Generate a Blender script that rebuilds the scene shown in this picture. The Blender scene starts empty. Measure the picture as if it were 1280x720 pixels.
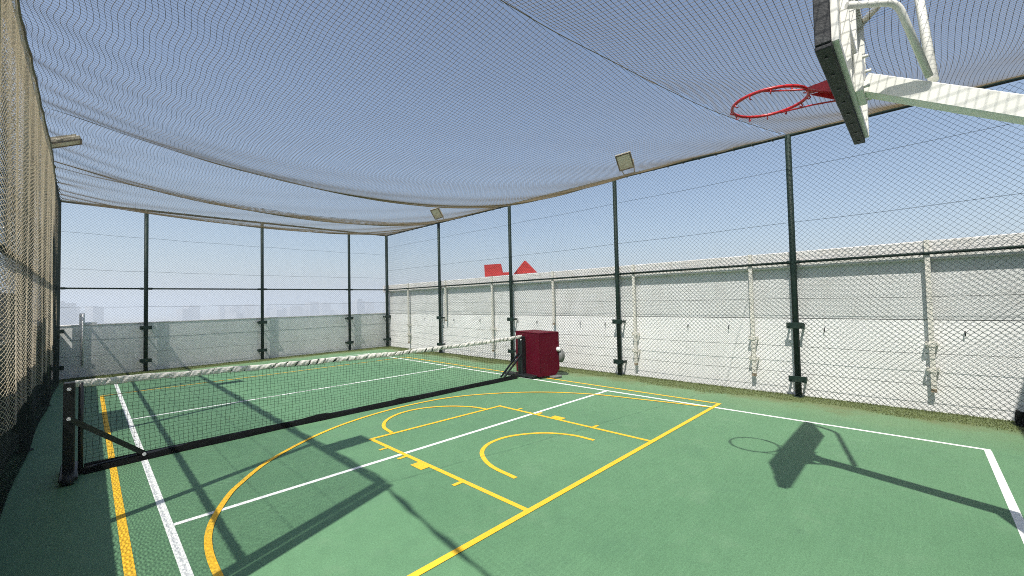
import bpy, math, random
import numpy as np
from mathutils import Vector, Matrix

random.seed(7)
rng = np.random.default_rng(7)
S = bpy.context.scene
COL = S.collection
PI = math.pi

# ------------------------------------------------------------------ camera
CAM_F = 517.79 / 1280 * 36.0
yaw, pitch, roll = math.radians(45.6615), math.radians(1.7966), math.radians(-1.228)
fw = Vector((math.sin(yaw) * math.cos(pitch), math.cos(yaw) * math.cos(pitch), math.sin(pitch)))
rt = Vector((math.cos(yaw), -math.sin(yaw), 0))
up = rt.cross(fw)
r2 = rt * math.cos(roll) + up * math.sin(roll)
u2 = -rt * math.sin(roll) + up * math.cos(roll)
cam_d = bpy.data.cameras.new('camera')
cam_d.sensor_width = 36.0
cam_d.sensor_fit = 'HORIZONTAL'
cam_d.lens = CAM_F
cam_d.clip_start = 0.05
cam_d.clip_end = 60000
cam = bpy.data.objects.new('camera', cam_d)
COL.objects.link(cam)
m = Matrix.Identity(4)
for i in range(3):
    m[i][0], m[i][1], m[i][2] = r2[i], u2[i], -fw[i]
m[0][3], m[1][3], m[2][3] = 0.0, 0.0, 1.7
cam.matrix_world = m
S.camera = cam

# ------------------------------------------------------------------ light
SX, SY = 0.562, 0.208                      # shadow displacement per metre of height
sun_vec = Vector((-SX, -SY, 1.0)).normalized()
sun_el = math.asin(sun_vec.z)
sun_az = math.atan2(sun_vec.x, sun_vec.y)  # clockwise from +Y
W = bpy.data.worlds.new('World')
S.world = W
W.use_nodes = True
nt = W.node_tree
bg = nt.nodes['Background']
sky = nt.nodes.new('ShaderNodeTexSky')
sky.sky_type = 'NISHITA'
sky.sun_disc = False
sky.sun_elevation = sun_el
sky.sun_rotation = sun_az % (2 * PI)
sky.altitude = 0
sky.air_density = 1.0
sky.dust_density = 1.6
sky.ozone_density = 1.5
nt.links.new(sky.outputs[0], bg.inputs[0])
bg.inputs[1].default_value = 0.102
sl = bpy.data.lights.new('sun', 'SUN')
sl.energy = 5.0
sl.angle = math.radians(0.53)
sl.color = (1.0, 0.955, 0.88)
so = bpy.data.objects.new('sun', sl)
COL.objects.link(so)
so.rotation_euler = (-sun_vec).to_track_quat('-Z', 'Y').to_euler()
so.location = (-20, -8, 40)
S.view_settings.view_transform = 'Standard'
S.view_settings.look = 'None'
S.view_settings.exposure = 0.5
S.view_settings.gamma = 1.0
S.cycles.max_bounces = 8
S.cycles.transparent_max_bounces = 8
S.cycles.volume_bounces = 1
S.cycles.use_denoising = False
S.cycles.use_adaptive_sampling = False
S.cycles.filter_width = 1.0


# ------------------------------------------------------------------ materials
def mat(name, col, rough=0.6, metal=0.0, var=0.12, scale=6.0, bump=0.0, bscale=60.0, spec=0.3, transl=0.0,
        dirt=None, dscale=1.3, damt=0.5, dlo=0.5, dhi=0.72, streak=0.0):
    M = bpy.data.materials.new(name)
    M.use_nodes = True
    n, l = M.node_tree.nodes, M.node_tree.links
    b = n['Principled BSDF']
    b.inputs['Roughness'].default_value = rough
    b.inputs['Metallic'].default_value = metal
    b.inputs['Specular IOR Level'].default_value = spec
    tc = n.new('ShaderNodeTexCoord')
    nz = n.new('ShaderNodeTexNoise')
    nz.inputs['Scale'].default_value = scale
    nz.inputs['Detail'].default_value = 6
    nz.inputs['Roughness'].default_value = 0.62
    l.new(tc.outputs['Object'], nz.inputs['Vector'])
    mr = n.new('ShaderNodeMapRange')
    mr.inputs['From Min'].default_value = 0.25
    mr.inputs['From Max'].default_value = 0.75
    mr.inputs['To Min'].default_value = 1 - var
    mr.inputs['To Max'].default_value = 1 + var
    l.new(nz.outputs['Fac'], mr.inputs['Value'])
    mx = n.new('ShaderNodeMix')
    mx.data_type = 'RGBA'
    mx.blend_type = 'MULTIPLY'
    mx.inputs['Factor'].default_value = 1
    mx.inputs['A'].default_value = (*col, 1)
    l.new(mr.outputs['Result'], mx.inputs['B'])
    out = mx.outputs['Result']
    if dirt:
        d = n.new('ShaderNodeTexNoise')
        d.inputs['Scale'].default_value = dscale
        d.inputs['Detail'].default_value = 8
        d.inputs['Roughness'].default_value = 0.7
        l.new(tc.outputs['Object'], d.inputs['Vector'])
        r = n.new('ShaderNodeMapRange')
        r.inputs['From Min'].default_value = dlo
        r.inputs['From Max'].default_value = dhi
        r.inputs['To Max'].default_value = damt
        l.new(d.outputs['Fac'], r.inputs['Value'])
        m2 = n.new('ShaderNodeMix')
        m2.data_type = 'RGBA'
        m2.inputs['B'].default_value = (*dirt, 1)
        l.new(r.outputs['Result'], m2.inputs['Factor'])
        l.new(out, m2.inputs['A'])
        out = m2.outputs['Result']
    if streak:
        mp = n.new('ShaderNodeMapping')
        mp.inputs['Scale'].default_value = (7, 7, .35)
        l.new(tc.outputs['Object'], mp.inputs['Vector'])
        d = n.new('ShaderNodeTexNoise')
        d.inputs['Scale'].default_value = 1.0
        d.inputs['Detail'].default_value = 7
        d.inputs['Roughness'].default_value = 0.7
        l.new(mp.outputs[0], d.inputs['Vector'])
        r = n.new('ShaderNodeMapRange')
        r.inputs['From Min'].default_value = .54
        r.inputs['From Max'].default_value = .78
        r.inputs['To Max'].default_value = streak
        l.new(d.outputs['Fac'], r.inputs['Value'])
        m2 = n.new('ShaderNodeMix')
        m2.data_type = 'RGBA'
        m2.inputs['B'].default_value = (.36, .33, .27, 1)
        l.new(r.outputs['Result'], m2.inputs['Factor'])
        l.new(out, m2.inputs['A'])
        out = m2.outputs['Result']
    l.new(out, b.inputs['Base Color'])
    if bump:
        bn = n.new('ShaderNodeTexNoise')
        bn.inputs['Scale'].default_value = bscale
        bn.inputs['Detail'].default_value = 4
        l.new(tc.outputs['Object'], bn.inputs['Vector'])
        bp = n.new('ShaderNodeBump')
        bp.inputs['Strength'].default_value = bump
        bp.inputs['Distance'].default_value = 0.01
        l.new(bn.outputs['Fac'], bp.inputs['Height'])
        l.new(bp.outputs['Normal'], b.inputs['Normal'])
    if transl:
        tr = n.new('ShaderNodeBsdfTranslucent')
        l.new(out, tr.inputs['Color'])
        ms = n.new('ShaderNodeMixShader')
        ms.inputs['Fac'].default_value = transl
        l.new(b.outputs[0], ms.inputs[1])
        l.new(tr.outputs[0], ms.inputs[2])
        l.new(ms.outputs[0], n['Material Output'].inputs['Surface'])
    M['col_socket'] = 1
    return M


MAT = {}
MAT['white_wall'] = mat('white_wall_paint', (0.87, 0.87, 0.855), 0.85, var=0.04, scale=1.5, bump=0.25, bscale=25,
                        dirt=(0.46, 0.43, 0.37), dscale=2.2, damt=0.25, dlo=0.55, dhi=0.85, streak=0.14)
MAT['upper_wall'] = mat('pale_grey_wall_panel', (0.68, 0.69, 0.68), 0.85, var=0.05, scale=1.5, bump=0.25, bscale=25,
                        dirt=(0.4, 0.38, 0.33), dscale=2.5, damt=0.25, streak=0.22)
MAT['back_wall'] = mat('grey_white_render', (0.86, 0.87, 0.855), 0.9, var=0.06, scale=2.5, bump=0.3, bscale=20,
                       dirt=(0.4, 0.4, 0.35), dscale=1.6, damt=0.15, streak=0.2)
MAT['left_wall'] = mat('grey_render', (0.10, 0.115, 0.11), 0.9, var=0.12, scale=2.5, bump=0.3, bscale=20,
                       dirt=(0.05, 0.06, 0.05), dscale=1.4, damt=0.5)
MAT['coping'] = mat('white_coping', (0.70, 0.69, 0.67), 0.85, var=0.05, scale=2.0, bump=0.2, bscale=30,
                    dirt=(0.5, 0.44, 0.36), dscale=3.0, damt=0.4, streak=0.5)
MAT['post'] = mat('dark_green_steel', (0.010, 0.026, 0.020), 0.6, var=0.25, scale=9, spec=0.25,
                  dirt=(0.05, 0.04, 0.03), dscale=9, damt=0.35)
MAT['wire'] = mat('dark_pvc_wire', (0.018, 0.03, 0.028), 0.5, var=0.1, scale=5)
MAT['black'] = mat('black_steel', (0.012, 0.014, 0.015), 0.42, var=0.2, scale=12, spec=0.5)
MAT['black_net'] = mat('black_net_cord', (0.006, 0.007, 0.007), 1.0, var=0.1, spec=0.05)
MAT['rubber'] = mat('black_rubber_padding', (0.028, 0.03, 0.032), 0.6, var=0.25, scale=20, bump=0.3, bscale=90,
                    dirt=(0.14, 0.15, 0.15), dscale=22, damt=0.6, dlo=0.55, dhi=0.75)
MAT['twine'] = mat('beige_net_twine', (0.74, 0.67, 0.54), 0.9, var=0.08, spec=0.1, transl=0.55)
MAT['roof_twine'] = mat('backlit_net_twine', (0.21, 0.165, 0.10), 0.9, var=0.08, spec=0.1, transl=0.2)  # beige twine darkened in the colour for its backlit look from below
MAT['rope'] = mat('weathered_rope', (0.16, 0.14, 0.11), 0.9, var=0.3, scale=30)
MAT['tape'] = mat('white_net_tape', (0.72, 0.7, 0.64), 0.8, var=0.1, scale=12, bump=0.4, bscale=50,
                  dirt=(0.4, 0.37, 0.3), dscale=8, damt=0.5)
MAT['white_steel'] = mat('cream_painted_steel', (0.76, 0.76, 0.70), 0.38, var=0.04, scale=5, spec=0.5,
                         dirt=(0.5, 0.42, 0.28), dscale=7, damt=0.3, dlo=0.58, dhi=0.8)
MAT['board'] = mat('white_board', (0.78, 0.78, 0.76), 0.4, var=0.03, transl=0.12)
MAT['rim'] = mat('red_rim_paint', (0.52, 0.018, 0.022), 0.35, var=0.2, scale=25, spec=0.5,
                 dirt=(0.2, 0.03, 0.02), dscale=20, damt=0.6)
MAT['maroon'] = mat('maroon_vinyl', (0.088, 0.002, 0.012), 0.55, var=0.14, scale=3, bump=0.15, bscale=9, spec=0.12)
MAT['sign_red'] = mat('red_sign_sheet', (0.5, 0.05, 0.045), 0.5, var=0.1, scale=4)
MAT['bracket'] = mat('cream_steel_channel', (0.72, 0.70, 0.63), 0.6, var=0.12, scale=10,
                     dirt=(0.26, 0.17, 0.09), dscale=10, damt=0.5, dlo=0.54, dhi=0.75)
MAT['rusty'] = mat('rusty_steel', (0.3, 0.24, 0.17), 0.8, var=0.3, scale=14)
MAT['grey_plastic'] = mat('grey_housing', (0.16, 0.165, 0.16), 0.5, var=0.1, scale=8)
MAT['lamp_body'] = mat('aged_lamp_housing', (0.33, 0.3, 0.23), 0.55, var=0.1, scale=8)
MAT['lens'] = mat('frosted_lamp_glass', (0.62, 0.6, 0.46), 0.25, var=0.05)
MAT['white_plastic'] = mat('white_plastic', (0.8, 0.8, 0.8), 0.4, var=0.03)
MAT['cabinet'] = mat('grey_cabinet', (0.12, 0.125, 0.13), 0.5, var=0.1)
MAT['city'] = mat('concrete_tower', (0.36, 0.36, 0.37), 0.8, var=0.15, scale=0.02)
MAT['land'] = mat('dusty_city_ground', (0.28, 0.26, 0.22), 0.95, var=0.25, scale=0.004)
MAT['plant'] = mat('cream_render', (0.3, 0.29, 0.27), 0.9, var=0.06, scale=1.5, bump=0.3, bscale=25)
MAT['line_white'] = mat('white_line_paint', (0.84, 0.86, 0.83), 0.7, var=0.05, scale=20,
                        dirt=(0.3, 0.42, 0.33), dscale=9, damt=0.55, dlo=0.53, dhi=0.74)
MAT['line_yellow'] = mat('yellow_line_paint', (0.82, 0.48, 0.032), 0.7, var=0.07, scale=20,
                         dirt=(0.3, 0.33, 0.1), dscale=9, damt=0.55, dlo=0.53, dhi=0.74)
MAT['grass'] = mat('olive_turf', (0.125, 0.155, 0.055), 0.9, var=0.4, scale=14)


def court_material():
    M = bpy.data.materials.new('green_acrylic_court')
    M.use_nodes = True
    n, l = M.node_tree.nodes, M.node_tree.links
    b = n['Principled BSDF']
    b.inputs['Roughness'].default_value = 0.62
    b.inputs['Specular IOR Level'].default_value = 0.4
    tc = n.new('ShaderNodeTexCoord')

    def noise(scale, det=6, ro=0.6):
        z = n.new('ShaderNodeTexNoise')
        z.inputs['Scale'].default_value = scale
        z.inputs['Detail'].default_value = det
        z.inputs['Roughness'].default_value = ro
        l.new(tc.outputs['Object'], z.inputs['Vector'])
        return z.outputs['Fac']

    def rng_(v, a, c, lo, hi):
        r = n.new('ShaderNodeMapRange')
        for k, x in zip(('From Min', 'From Max', 'To Min', 'To Max'), (a, c, lo, hi)):
            r.inputs[k].default_value = x
        l.new(v, r.inputs['Value'])
        return r.outputs['Result']

    def mix(f, A, B, mode='MIX'):
        x = n.new('ShaderNodeMix')
        x.data_type = 'RGBA'
        x.blend_type = mode
        for k, v in (('Factor', f), ('A', A), ('B', B)):
            if isinstance(v, (tuple, float, int)):
                x.inputs[k].default_value = v if not isinstance(v, tuple) else (*v, 1)
            else:
                l.new(v, x.inputs[k])
        return x.outputs['Result']

    def math_(op, a, c):
        x = n.new('ShaderNodeMath')
        x.operation = op
        for i, v in enumerate((a, c)):
            if isinstance(v, (float, int)):
                x.inputs[i].default_value = v
            else:
                l.new(v, x.inputs[i])
        return x.outputs[0]

    base = mix(rng_(noise(0.55), 0.3, 0.7, 0, 1), (0.093, 0.208, 0.106), (0.118, 0.245, 0.128))
    base = mix(1.0, base, rng_(noise(95, 4, 0.75), 0.25, 0.75, 0.66, 1.34), 'MULTIPLY')
    base = mix(1.0, base, rng_(noise(9, 6, 0.7), 0.3, 0.7, 0.93, 1.07), 'MULTIPLY')
    # faded scuffs
    base = mix(rng_(noise(2.3, 9, 0.75), 0.54, 0.75, 0, 0.5), base, (0.17, 0.29, 0.17))
    base = mix(rng_(noise(0.9, 10, 0.8), 0.52, 0.70, 0, 0.42), base, (0.075, 0.165, 0.095))
    # round ball marks and grey scuffs
    vo = n.new('ShaderNodeTexVoronoi')
    vo.inputs['Scale'].default_value = 1.6
    l.new(tc.outputs['Object'], vo.inputs['Vector'])
    spot = rng_(vo.outputs['Distance'], .03, .075, 0.28, 0)
    base = mix(math_('MULTIPLY', spot, rng_(noise(7, 5, .8), .45, .6, 0, 1)), base, (0.05, 0.09, 0.065))
    base = mix(rng_(noise(26, 10, 0.85), 0.62, 0.74, 0, 0.45), base, (0.20, 0.27, 0.19))
    # olive moss staining along the wall side and the back
    sep = n.new('ShaderNodeSeparateXYZ')
    l.new(tc.outputs['Object'], sep.inputs[0])
    wob = math_('MULTIPLY', math_('SUBTRACT', noise(1.7, 8, 0.7), 0.5), 1.5)
    dx = math_('ADD', sep.outputs['X'], wob)
    dy = math_('ADD', math_('SUBTRACT', sep.outputs['Y'], 6.75), wob)
    dist = math_('MAXIMUM', dx, dy)
    base = mix(rng_(dist, 6.6, 8.1, 0, 0.55), base, (0.165, 0.22, 0.10))
    base = mix(rng_(dist, 7.55, 7.95, 0, 0.85), base, (0.125, 0.15, 0.06))
    l.new(base, b.inputs['Base Color'])
    bp = n.new('ShaderNodeBump')
    bp.inputs['Strength'].default_value = 0.35
    bp.inputs['Distance'].default_value = 0.004
    l.new(noise(160, 3), bp.inputs['Height'])
    l.new(bp.outputs['Normal'], b.inputs['Normal'])
    return M


MAT['court'] = court_material()


# ------------------------------------------------------------------ mesh helpers
class MB:
    """collects shapes; build() links them as one mesh object"""

    def __init__(self):
        self.v, self.f, self.mi, self.sm = [], [], [], []
        self.cur = 0

    def add(self, verts, faces, smooth=False):
        o = len(self.v)
        self.v += [tuple(p) for p in verts]
        self.f += [tuple(i + o for i in f) for f in faces]
        self.mi += [self.cur] * len(faces)
        self.sm += [smooth] * len(faces)
        return self

    def box(self, x0, x1, y0, y1, z0, z1, bev=0.0):
        if bev <= 0:
            V = [(x, y, z) for z in (z0, z1) for y in (y0, y1) for x in (x0, x1)]
            F = [(0, 2, 3, 1), (4, 5, 7, 6), (0, 1, 5, 4), (2, 6, 7, 3), (0, 4, 6, 2), (1, 3, 7, 5)]
            return self.add(V, F)
        return self.obox((x0 + x1) / 2, (y0 + y1) / 2, (z0 + z1) / 2, (1, 0, 0), (0, 1, 0), (0, 0, 1),
                         (x1 - x0) / 2, (y1 - y0) / 2, (z1 - z0) / 2, bev)

    def obox(self, cx, cy, cz, ax, ay, az, hx, hy, hz, bev=0.0):
        c, ax, ay, az = Vector((cx, cy, cz)), Vector(ax).normalized(), Vector(ay).normalized(), Vector(az).normalized()
        if bev <= 0:
            V = [c + ax * (hx * i) + ay * (hy * j) + az * (hz * k) for k in (-1, 1) for j in (-1, 1) for i in (-1, 1)]
            F = [(0, 2, 3, 1), (4, 5, 7, 6), (0, 1, 5, 4), (2, 6, 7, 3), (0, 4, 6, 2), (1, 3, 7, 5)]
            return self.add(V, F)
        b = min(bev, hx * .9, hy * .9, hz * .9)
        V, idx = [], {}
        for k in (-1, 1):
            for j in (-1, 1):
                for i in (-1, 1):
                    for t in range(3):
                        d = [hx - b, hy - b, hz - b]
                        d[t] += b
                        idx[i, j, k, t] = len(V)
                        V.append(c + ax * (d[0] * i) + ay * (d[1] * j) + az * (d[2] * k))
        F = []
        for s in (-1, 1):
            q = [(-1, -1), (1, -1), (1, 1), (-1, 1)]
            if s < 0:
                q = q[::-1]
            F.append(tuple(idx[s, a, e, 0] for a, e in q))
            F.append(tuple(idx[e, s, a, 1] for a, e in q))
            F.append(tuple(idx[a, e, s, 2] for a, e in q))
        for a in (-1, 1):
            for e in (-1, 1):
                F.append((idx[-1, a, e, 1], idx[1, a, e, 1], idx[1, a, e, 2], idx[-1, a, e, 2]))
                F.append((idx[a, -1, e, 0], idx[a, 1, e, 0], idx[a, 1, e, 2], idx[a, -1, e, 2]))
                F.append((idx[a, e, -1, 0], idx[a, e, 1, 0], idx[a, e, 1, 1], idx[a, e, -1, 1]))
                for g in (-1, 1):
                    F.append((idx[a, e, g, 0], idx[a, e, g, 1], idx[a, e, g, 2]))
        return self.add(V, F)

    def bar(self, p, q, w, h, upv=(0, 0, 1), bev=0.0):
        p, q = Vector(p), Vector(q)
        d = (q - p)
        L = d.length
        d.normalize()
        s = d.cross(Vector(upv))
        if s.length < 1e-4:
            s = d.cross(Vector((1, 0, 0)))
        s.normalize()
        u = s.cross(d)
        c = (p + q) / 2
        return self.obox(c.x, c.y, c.z, d, s, u, L / 2, w / 2, h / 2, bev)

    def tube(self, pts, r, n=8, closed=False, caps=True, smooth=True):
        P = [Vector(p) for p in pts]
        rr = r if hasattr(r, '__len__') else [r] * len(P)
        N = len(P)
        T = []
        for i in range(N):
            a = P[(i - 1) % N] if (closed or i > 0) else P[i]
            c = P[(i + 1) % N] if (closed or i < N - 1) else P[i]
            T.append((c - a).normalized())
        ref = Vector((0, 0, 1)) if abs(T[0].z) < .9 else Vector((1, 0, 0))
        nrm = (ref - T[0] * ref.dot(T[0])).normalized()
        V = []
        for i in range(N):
            nrm = (nrm - T[i] * nrm.dot(T[i])).normalized()
            bn = T[i].cross(nrm)
            for k in range(n):
                a = 2 * PI * k / n
                V.append(P[i] + (nrm * math.cos(a) + bn * math.sin(a)) * rr[i])
        F = []
        for i in range(N if closed else N - 1):
            j = (i + 1) % N
            for k in range(n):
                F.append((i * n + k, i * n + (k + 1) % n, j * n + (k + 1) % n, j * n + k))
        self.add(V, F, smooth)
        if caps and not closed:
            o = len(self.v) - len(V)
            self.f += [tuple(o + k for k in range(n))[::-1], tuple(o + (N - 1) * n + k for k in range(n))]
            self.mi += [self.cur] * 2
            self.sm += [False] * 2
        return self

    def cyl(self, p, q, r, n=12):
        return self.tube([p, q], r, n)

    def prism(self, pts, axis, t0, t1):
        """polygon pts (2-D) extruded along axis"""
        def w(a, c, t):
            return {'x': (t, a, c), 'y': (a, t, c), 'z': (a, c, t)}[axis]
        n = len(pts)
        V = [w(a, c, t0) for a, c in pts] + [w(a, c, t1) for a, c in pts]
        F = [tuple(range(n))[::-1], tuple(range(n, 2 * n))]
        F += [(i, (i + 1) % n, n + (i + 1) % n, n + i) for i in range(n)]
        return self.add(V, F)

    def build(self, name, mats, parent=None, world=True):
        me = bpy.data.meshes.new(name)
        me.from_pydata(self.v, [], self.f)
        if not isinstance(mats, (list, tuple)):
            mats = [mats]
        for x in mats:
            me.materials.append(MAT[x])
        me.polygons.foreach_set('material_index', self.mi)
        me.polygons.foreach_set('use_smooth', self.sm)
        me.update()
        import bmesh
        bm = bmesh.new()
        bm.from_mesh(me)
        bmesh.ops.recalc_face_normals(bm, faces=bm.faces)
        bm.to_mesh(me)
        bm.free()
        return link(name, me, parent)


def link(name, me, parent=None):
    o = bpy.data.objects.new(name, me)
    COL.objects.link(o)
    if parent is not None:
        o.parent = parent
        # shapes are given in world space; take out the parent's offset
        off = Vector((0, 0, 0))
        p = parent
        while p is not None:
            off += p.location
            p = p.parent
        o.location = -off
    return o


def tag(o, label=None, cat=None, group=None, kind=None):
    if label: o['label'] = label
    if cat: o['category'] = cat
    if group: o['group'] = group
    if kind: o['kind'] = kind
    return o


def empty(name, loc, label, cat, group=None):
    o = bpy.data.objects.new(name, None)
    o.empty_display_size = 0.2
    COL.objects.link(o)
    o.location = loc
    return tag(o, label, cat, group)


def copy_thing(root, delta, label=None):
    """copy a thing with its parts and sub-parts, moved by delta"""
    r = root.copy()
    COL.objects.link(r)
    r.location = root.location + Vector(delta)
    if label: r['label'] = label
    for ch in list(root.children):
        c = ch.copy()
        COL.objects.link(c)
        c.parent = r
        for g in list(ch.children):
            d = g.copy()
            COL.objects.link(d)
            d.parent = c
    return r


def strands(name, polylines, radius, matname, normals, parent=None, kind='stuff'):
    """many thin three-sided strands as one mesh; polylines: list of (N,3) arrays, normals: same"""
    VV, FF, base = [], [], 0
    for P, Nn in zip(polylines, normals):
        n = len(P)
        if n < 2:
            continue
        T = np.gradient(P, axis=0)
        T /= np.linalg.norm(T, axis=1, keepdims=True) + 1e-12
        Nn = Nn - T * (Nn * T).sum(1, keepdims=True)
        Nn /= np.linalg.norm(Nn, axis=1, keepdims=True) + 1e-12
        B = np.cross(T, Nn)
        ring = np.stack([P + radius * (Nn * math.cos(a) + B * math.sin(a)) for a in (PI / 2, PI * 7 / 6, PI * 11 / 6)], 1)
        VV.append(ring.reshape(-1, 3))
        i = np.arange(n - 1) * 3 + base
        for k in range(3):
            k2 = (k + 1) % 3
            FF.append(np.stack([i + k, i + k2, i + 3 + k2, i + 3 + k], 1))
        base += n * 3
    V = np.concatenate(VV).astype(np.float32)
    F = np.concatenate(FF).astype(np.int32)
    me = bpy.data.meshes.new(name)
    me.vertices.add(len(V))
    me.vertices.foreach_set('co', V.ravel())
    me.loops.add(F.size)
    me.loops.foreach_set('vertex_index', F.ravel())
    me.polygons.add(len(F))
    me.polygons.foreach_set('loop_start', np.arange(len(F), dtype=np.int32) * 4)
    me.polygons.foreach_set('use_smooth', np.ones(len(F), dtype=bool))
    me.materials.append(MAT[matname])
    me.update(calc_edges=True)
    o = link(name, me, parent)
    if kind:
        o['kind'] = kind
    return o


def square_lines(a0, a1, b0, b1, D, step):
    """net strands along both axes of the rectangle -> list of (N,2)"""
    L = []
    for a in np.arange(a0, a1, D):
        b = np.linspace(b0, b1, max(2, int((b1 - b0) / step) + 1))
        L.append(np.stack([np.full_like(b, a) + .004 * np.sin(b * 3.1 + a * 9), b], 1))
    for b in np.arange(b0, b1, D):
        a = np.linspace(a0, a1, max(2, int((a1 - a0) / step) + 1))
        L.append(np.stack([a, np.full_like(a, b) + .004 * np.sin(a * 2.7 + b * 7)], 1))
    return L


# ------------------------------------------------------------------ dimensions
XL, XR, YB = -0.53, 8.297, 15.057       # fence planes
ZT, ZM = 4.41, 2.25                      # top rail, middle rail
YS = -1.77                                # plant-room wall behind the camera
XC, HW = (XL + XR) / 2, (XR - XL) / 2

# ------------------------------------------------------------------ far land, court floor
g = MB()
R_ = 11900
g.add([(-R_, -R_, -45), (R_, -R_, -45), (R_, R_, -45), (-R_, R_, -45)], [(0, 1, 2, 3)])
tag(g.build('ground', 'land'), 'hazy flat land far below the rooftop', kind='structure')

g = MB()
g.box(-0.86, 8.72, YS, 15.46, -0.45, 0.0)
court = tag(g.build('court_floor', 'court'), 'green acrylic rooftop court floor', kind='structure')


def strip(pts, w, name, matname, label=None, z=0.0016, closed=False):
    """painted line: flat ribbon of width w following ground points"""
    P = [Vector((x, y, z)) for x, y in pts]
    V, F = [], []
    n = len(P)
    for i in range(n):
        a = P[(i - 1) % n] if (closed or i > 0) else P[i]
        c = P[(i + 1) % n] if (closed or i < n - 1) else P[i]
        t = (c - a).normalized()
        s = Vector((-t.y, t.x, 0)) * (w / 2)
        V += [P[i] - s, P[i] + s]
    for i in range(n if closed else n - 1):
        j = (i + 1) % n
        F.append((2 * i, 2 * j, 2 * j + 1, 2 * i + 1))
    o = MB().add(V, F).build(name, matname, court)
    if label: o['label'] = label
    return o


def smooth(pts, k=12):
    """Catmull-Rom through 2-D points"""
    P = [np.array(p, float) for p in pts]
    P = [2 * P[0] - P[1]] + P + [2 * P[-1] - P[-2]]
    out = []
    for i in range(1, len(P) - 2):
        for t in np.linspace(0, 1, k, endpoint=False):
            a, b, c, d = P[i - 1:i + 3]
            out.append(tuple(.5 * (2 * b + (c - a) * t + (2 * a - 5 * b + 4 * c - d) * t * t + (3 * b - a - 3 * c + d) * t ** 3)))
    out.append(tuple(P[-2]))
    return out


WL, YL = 0.052, 0.05
strip([(6.736, -.50), (6.736, 13.6)], WL, 'sideline', 'line_white', 'white tennis sideline on the wall side')
strip([(0.455, -.50), (0.452, 13.6)], .056, 'sideline', 'line_white', 'white tennis sideline on the shaded side')
strip([(.483, -.475), (6.708, -.475)], .055, 'baseline', 'line_white', 'near white tennis baseline')
strip([(.48, 13.575), (6.708, 13.575)], .05, 'baseline', 'line_white', 'far white tennis baseline')
strip([(.483, 4.243), (6.708, 4.175)], .052, 'service_line', 'line_white', 'near white service line')
strip([(.48, 8.74), (6.708, 8.78)], .05, 'service_line', 'line_white', 'far white service line')
strip([(7.013, 2.283), (7.013, 11.6)], YL, 'boundary_line', 'line_yellow', 'yellow basketball sideline on the wall side', z=.0032)
strip([(.2, 2.283), (.2, 11.6)], .055, 'boundary_line', 'line_yellow', 'yellow basketball sideline on the shaded side', z=.0032)
strip([(.23, 2.308), (6.987, 2.308)], .055, 'end_line', 'line_yellow', 'near yellow basketball end line', z=.0047)
strip([(.23, 11.575), (6.987, 11.575)], .035, 'end_line', 'line_yellow', 'far yellow basketball end line', z=.0047)
strip([(2.50, 2.336), (2.50, 5.0)], YL, 'lane_line', 'line_yellow', z=.0032)
strip([(4.68, 2.336), (4.68, 4.93)], YL, 'lane_line', 'line_yellow', z=.0032)
strip([(2.525, 4.975), (4.705, 4.905)], YL, 'free_throw_line', 'line_yellow', z=.0047)
strip(smooth([(2.80, 5.00), (2.86, 5.32), (3.06, 5.60), (3.38, 5.775), (3.74, 5.775), (4.09, 5.58), (4.33, 5.24), (4.40, 4.94)]),
      YL, 'free_throw_arc', 'line_yellow', z=.0062)
strip(smooth([(2.88, 2.82), (2.92, 3.2), (3.05, 3.49), (3.22, 3.66), (3.45, 3.745), (3.75, 3.715), (4.08, 3.50), (4.255, 3.17), (4.275, 2.85)]),
      YL, 'charge_arc', 'line_yellow', z=.0032)
strip(smooth([(.575, 2.336), (.585, 3.0), (.60, 3.58), (.68, 4.0), (.86, 4.43), (1.03, 4.71), (1.44, 5.19), (2.15, 5.70), (2.83, 5.98),
              (3.60, 6.11), (4.50, 6.03), (5.27, 5.62), (5.90, 5.0), (6.31, 4.22), (6.50, 3.38), (6.62, 2.77), (6.70, 2.336)]),
      .048, 'three_point_arc', 'line_yellow', z=.0062)
for s, x in ((-1, 2.475), (1, 4.705)):
    for y, ln, w in ((4.53, .10, .04), (4.12, .10, .045), (3.77, .10, .20), (3.14, .10, .045)):
        strip([(x, y), (x + s * ln, y)], w, 'lane_mark', 'line_yellow', z=.0047)

# olive turf fringe along the walls
V, F = [], []


def blades(x0, x1, y0, y1, n, edge):
    xs, ys = rng.uniform(x0, x1, n), rng.uniform(y0, y1, n)
    nz = np.sin(ys * 2.1 + xs) * .5 + np.sin(ys * 5.3) * .3 + np.sin(xs * 3.7 + ys * 1.3) * .4
    for x, y, q in zip(xs, ys, nz):
        d = (XR + .1 - x) if edge == 'x' else (YB + .12 - y)
        if d > .48 + .16 * q + .12 * random.random():
            continue
        h = random.uniform(.006, .022) * (1.4 if d < .12 else 1)
        a = random.uniform(0, 2 * PI)
        c, s = math.cos(a) * .005, math.sin(a) * .005
        i = len(V)
        V.extend([(x - c, y - s, 0.001), (x + c, y + s, 0.001), (x + random.gauss(0, .007), y + random.gauss(0, .007), h)])
        F.append((i, i + 1, i + 2))


blades(7.55, 8.41, YS + .05, 15.1, 60000, 'x')
blades(-.45, 8.2, 14.5, 15.17, 26000, 'y')
o = MB().add(V, F).build('turf_fringe', 'grass')
tag(o, 'olive green turf fringe along the foot of the walls', 'turf', kind='stuff')

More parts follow.
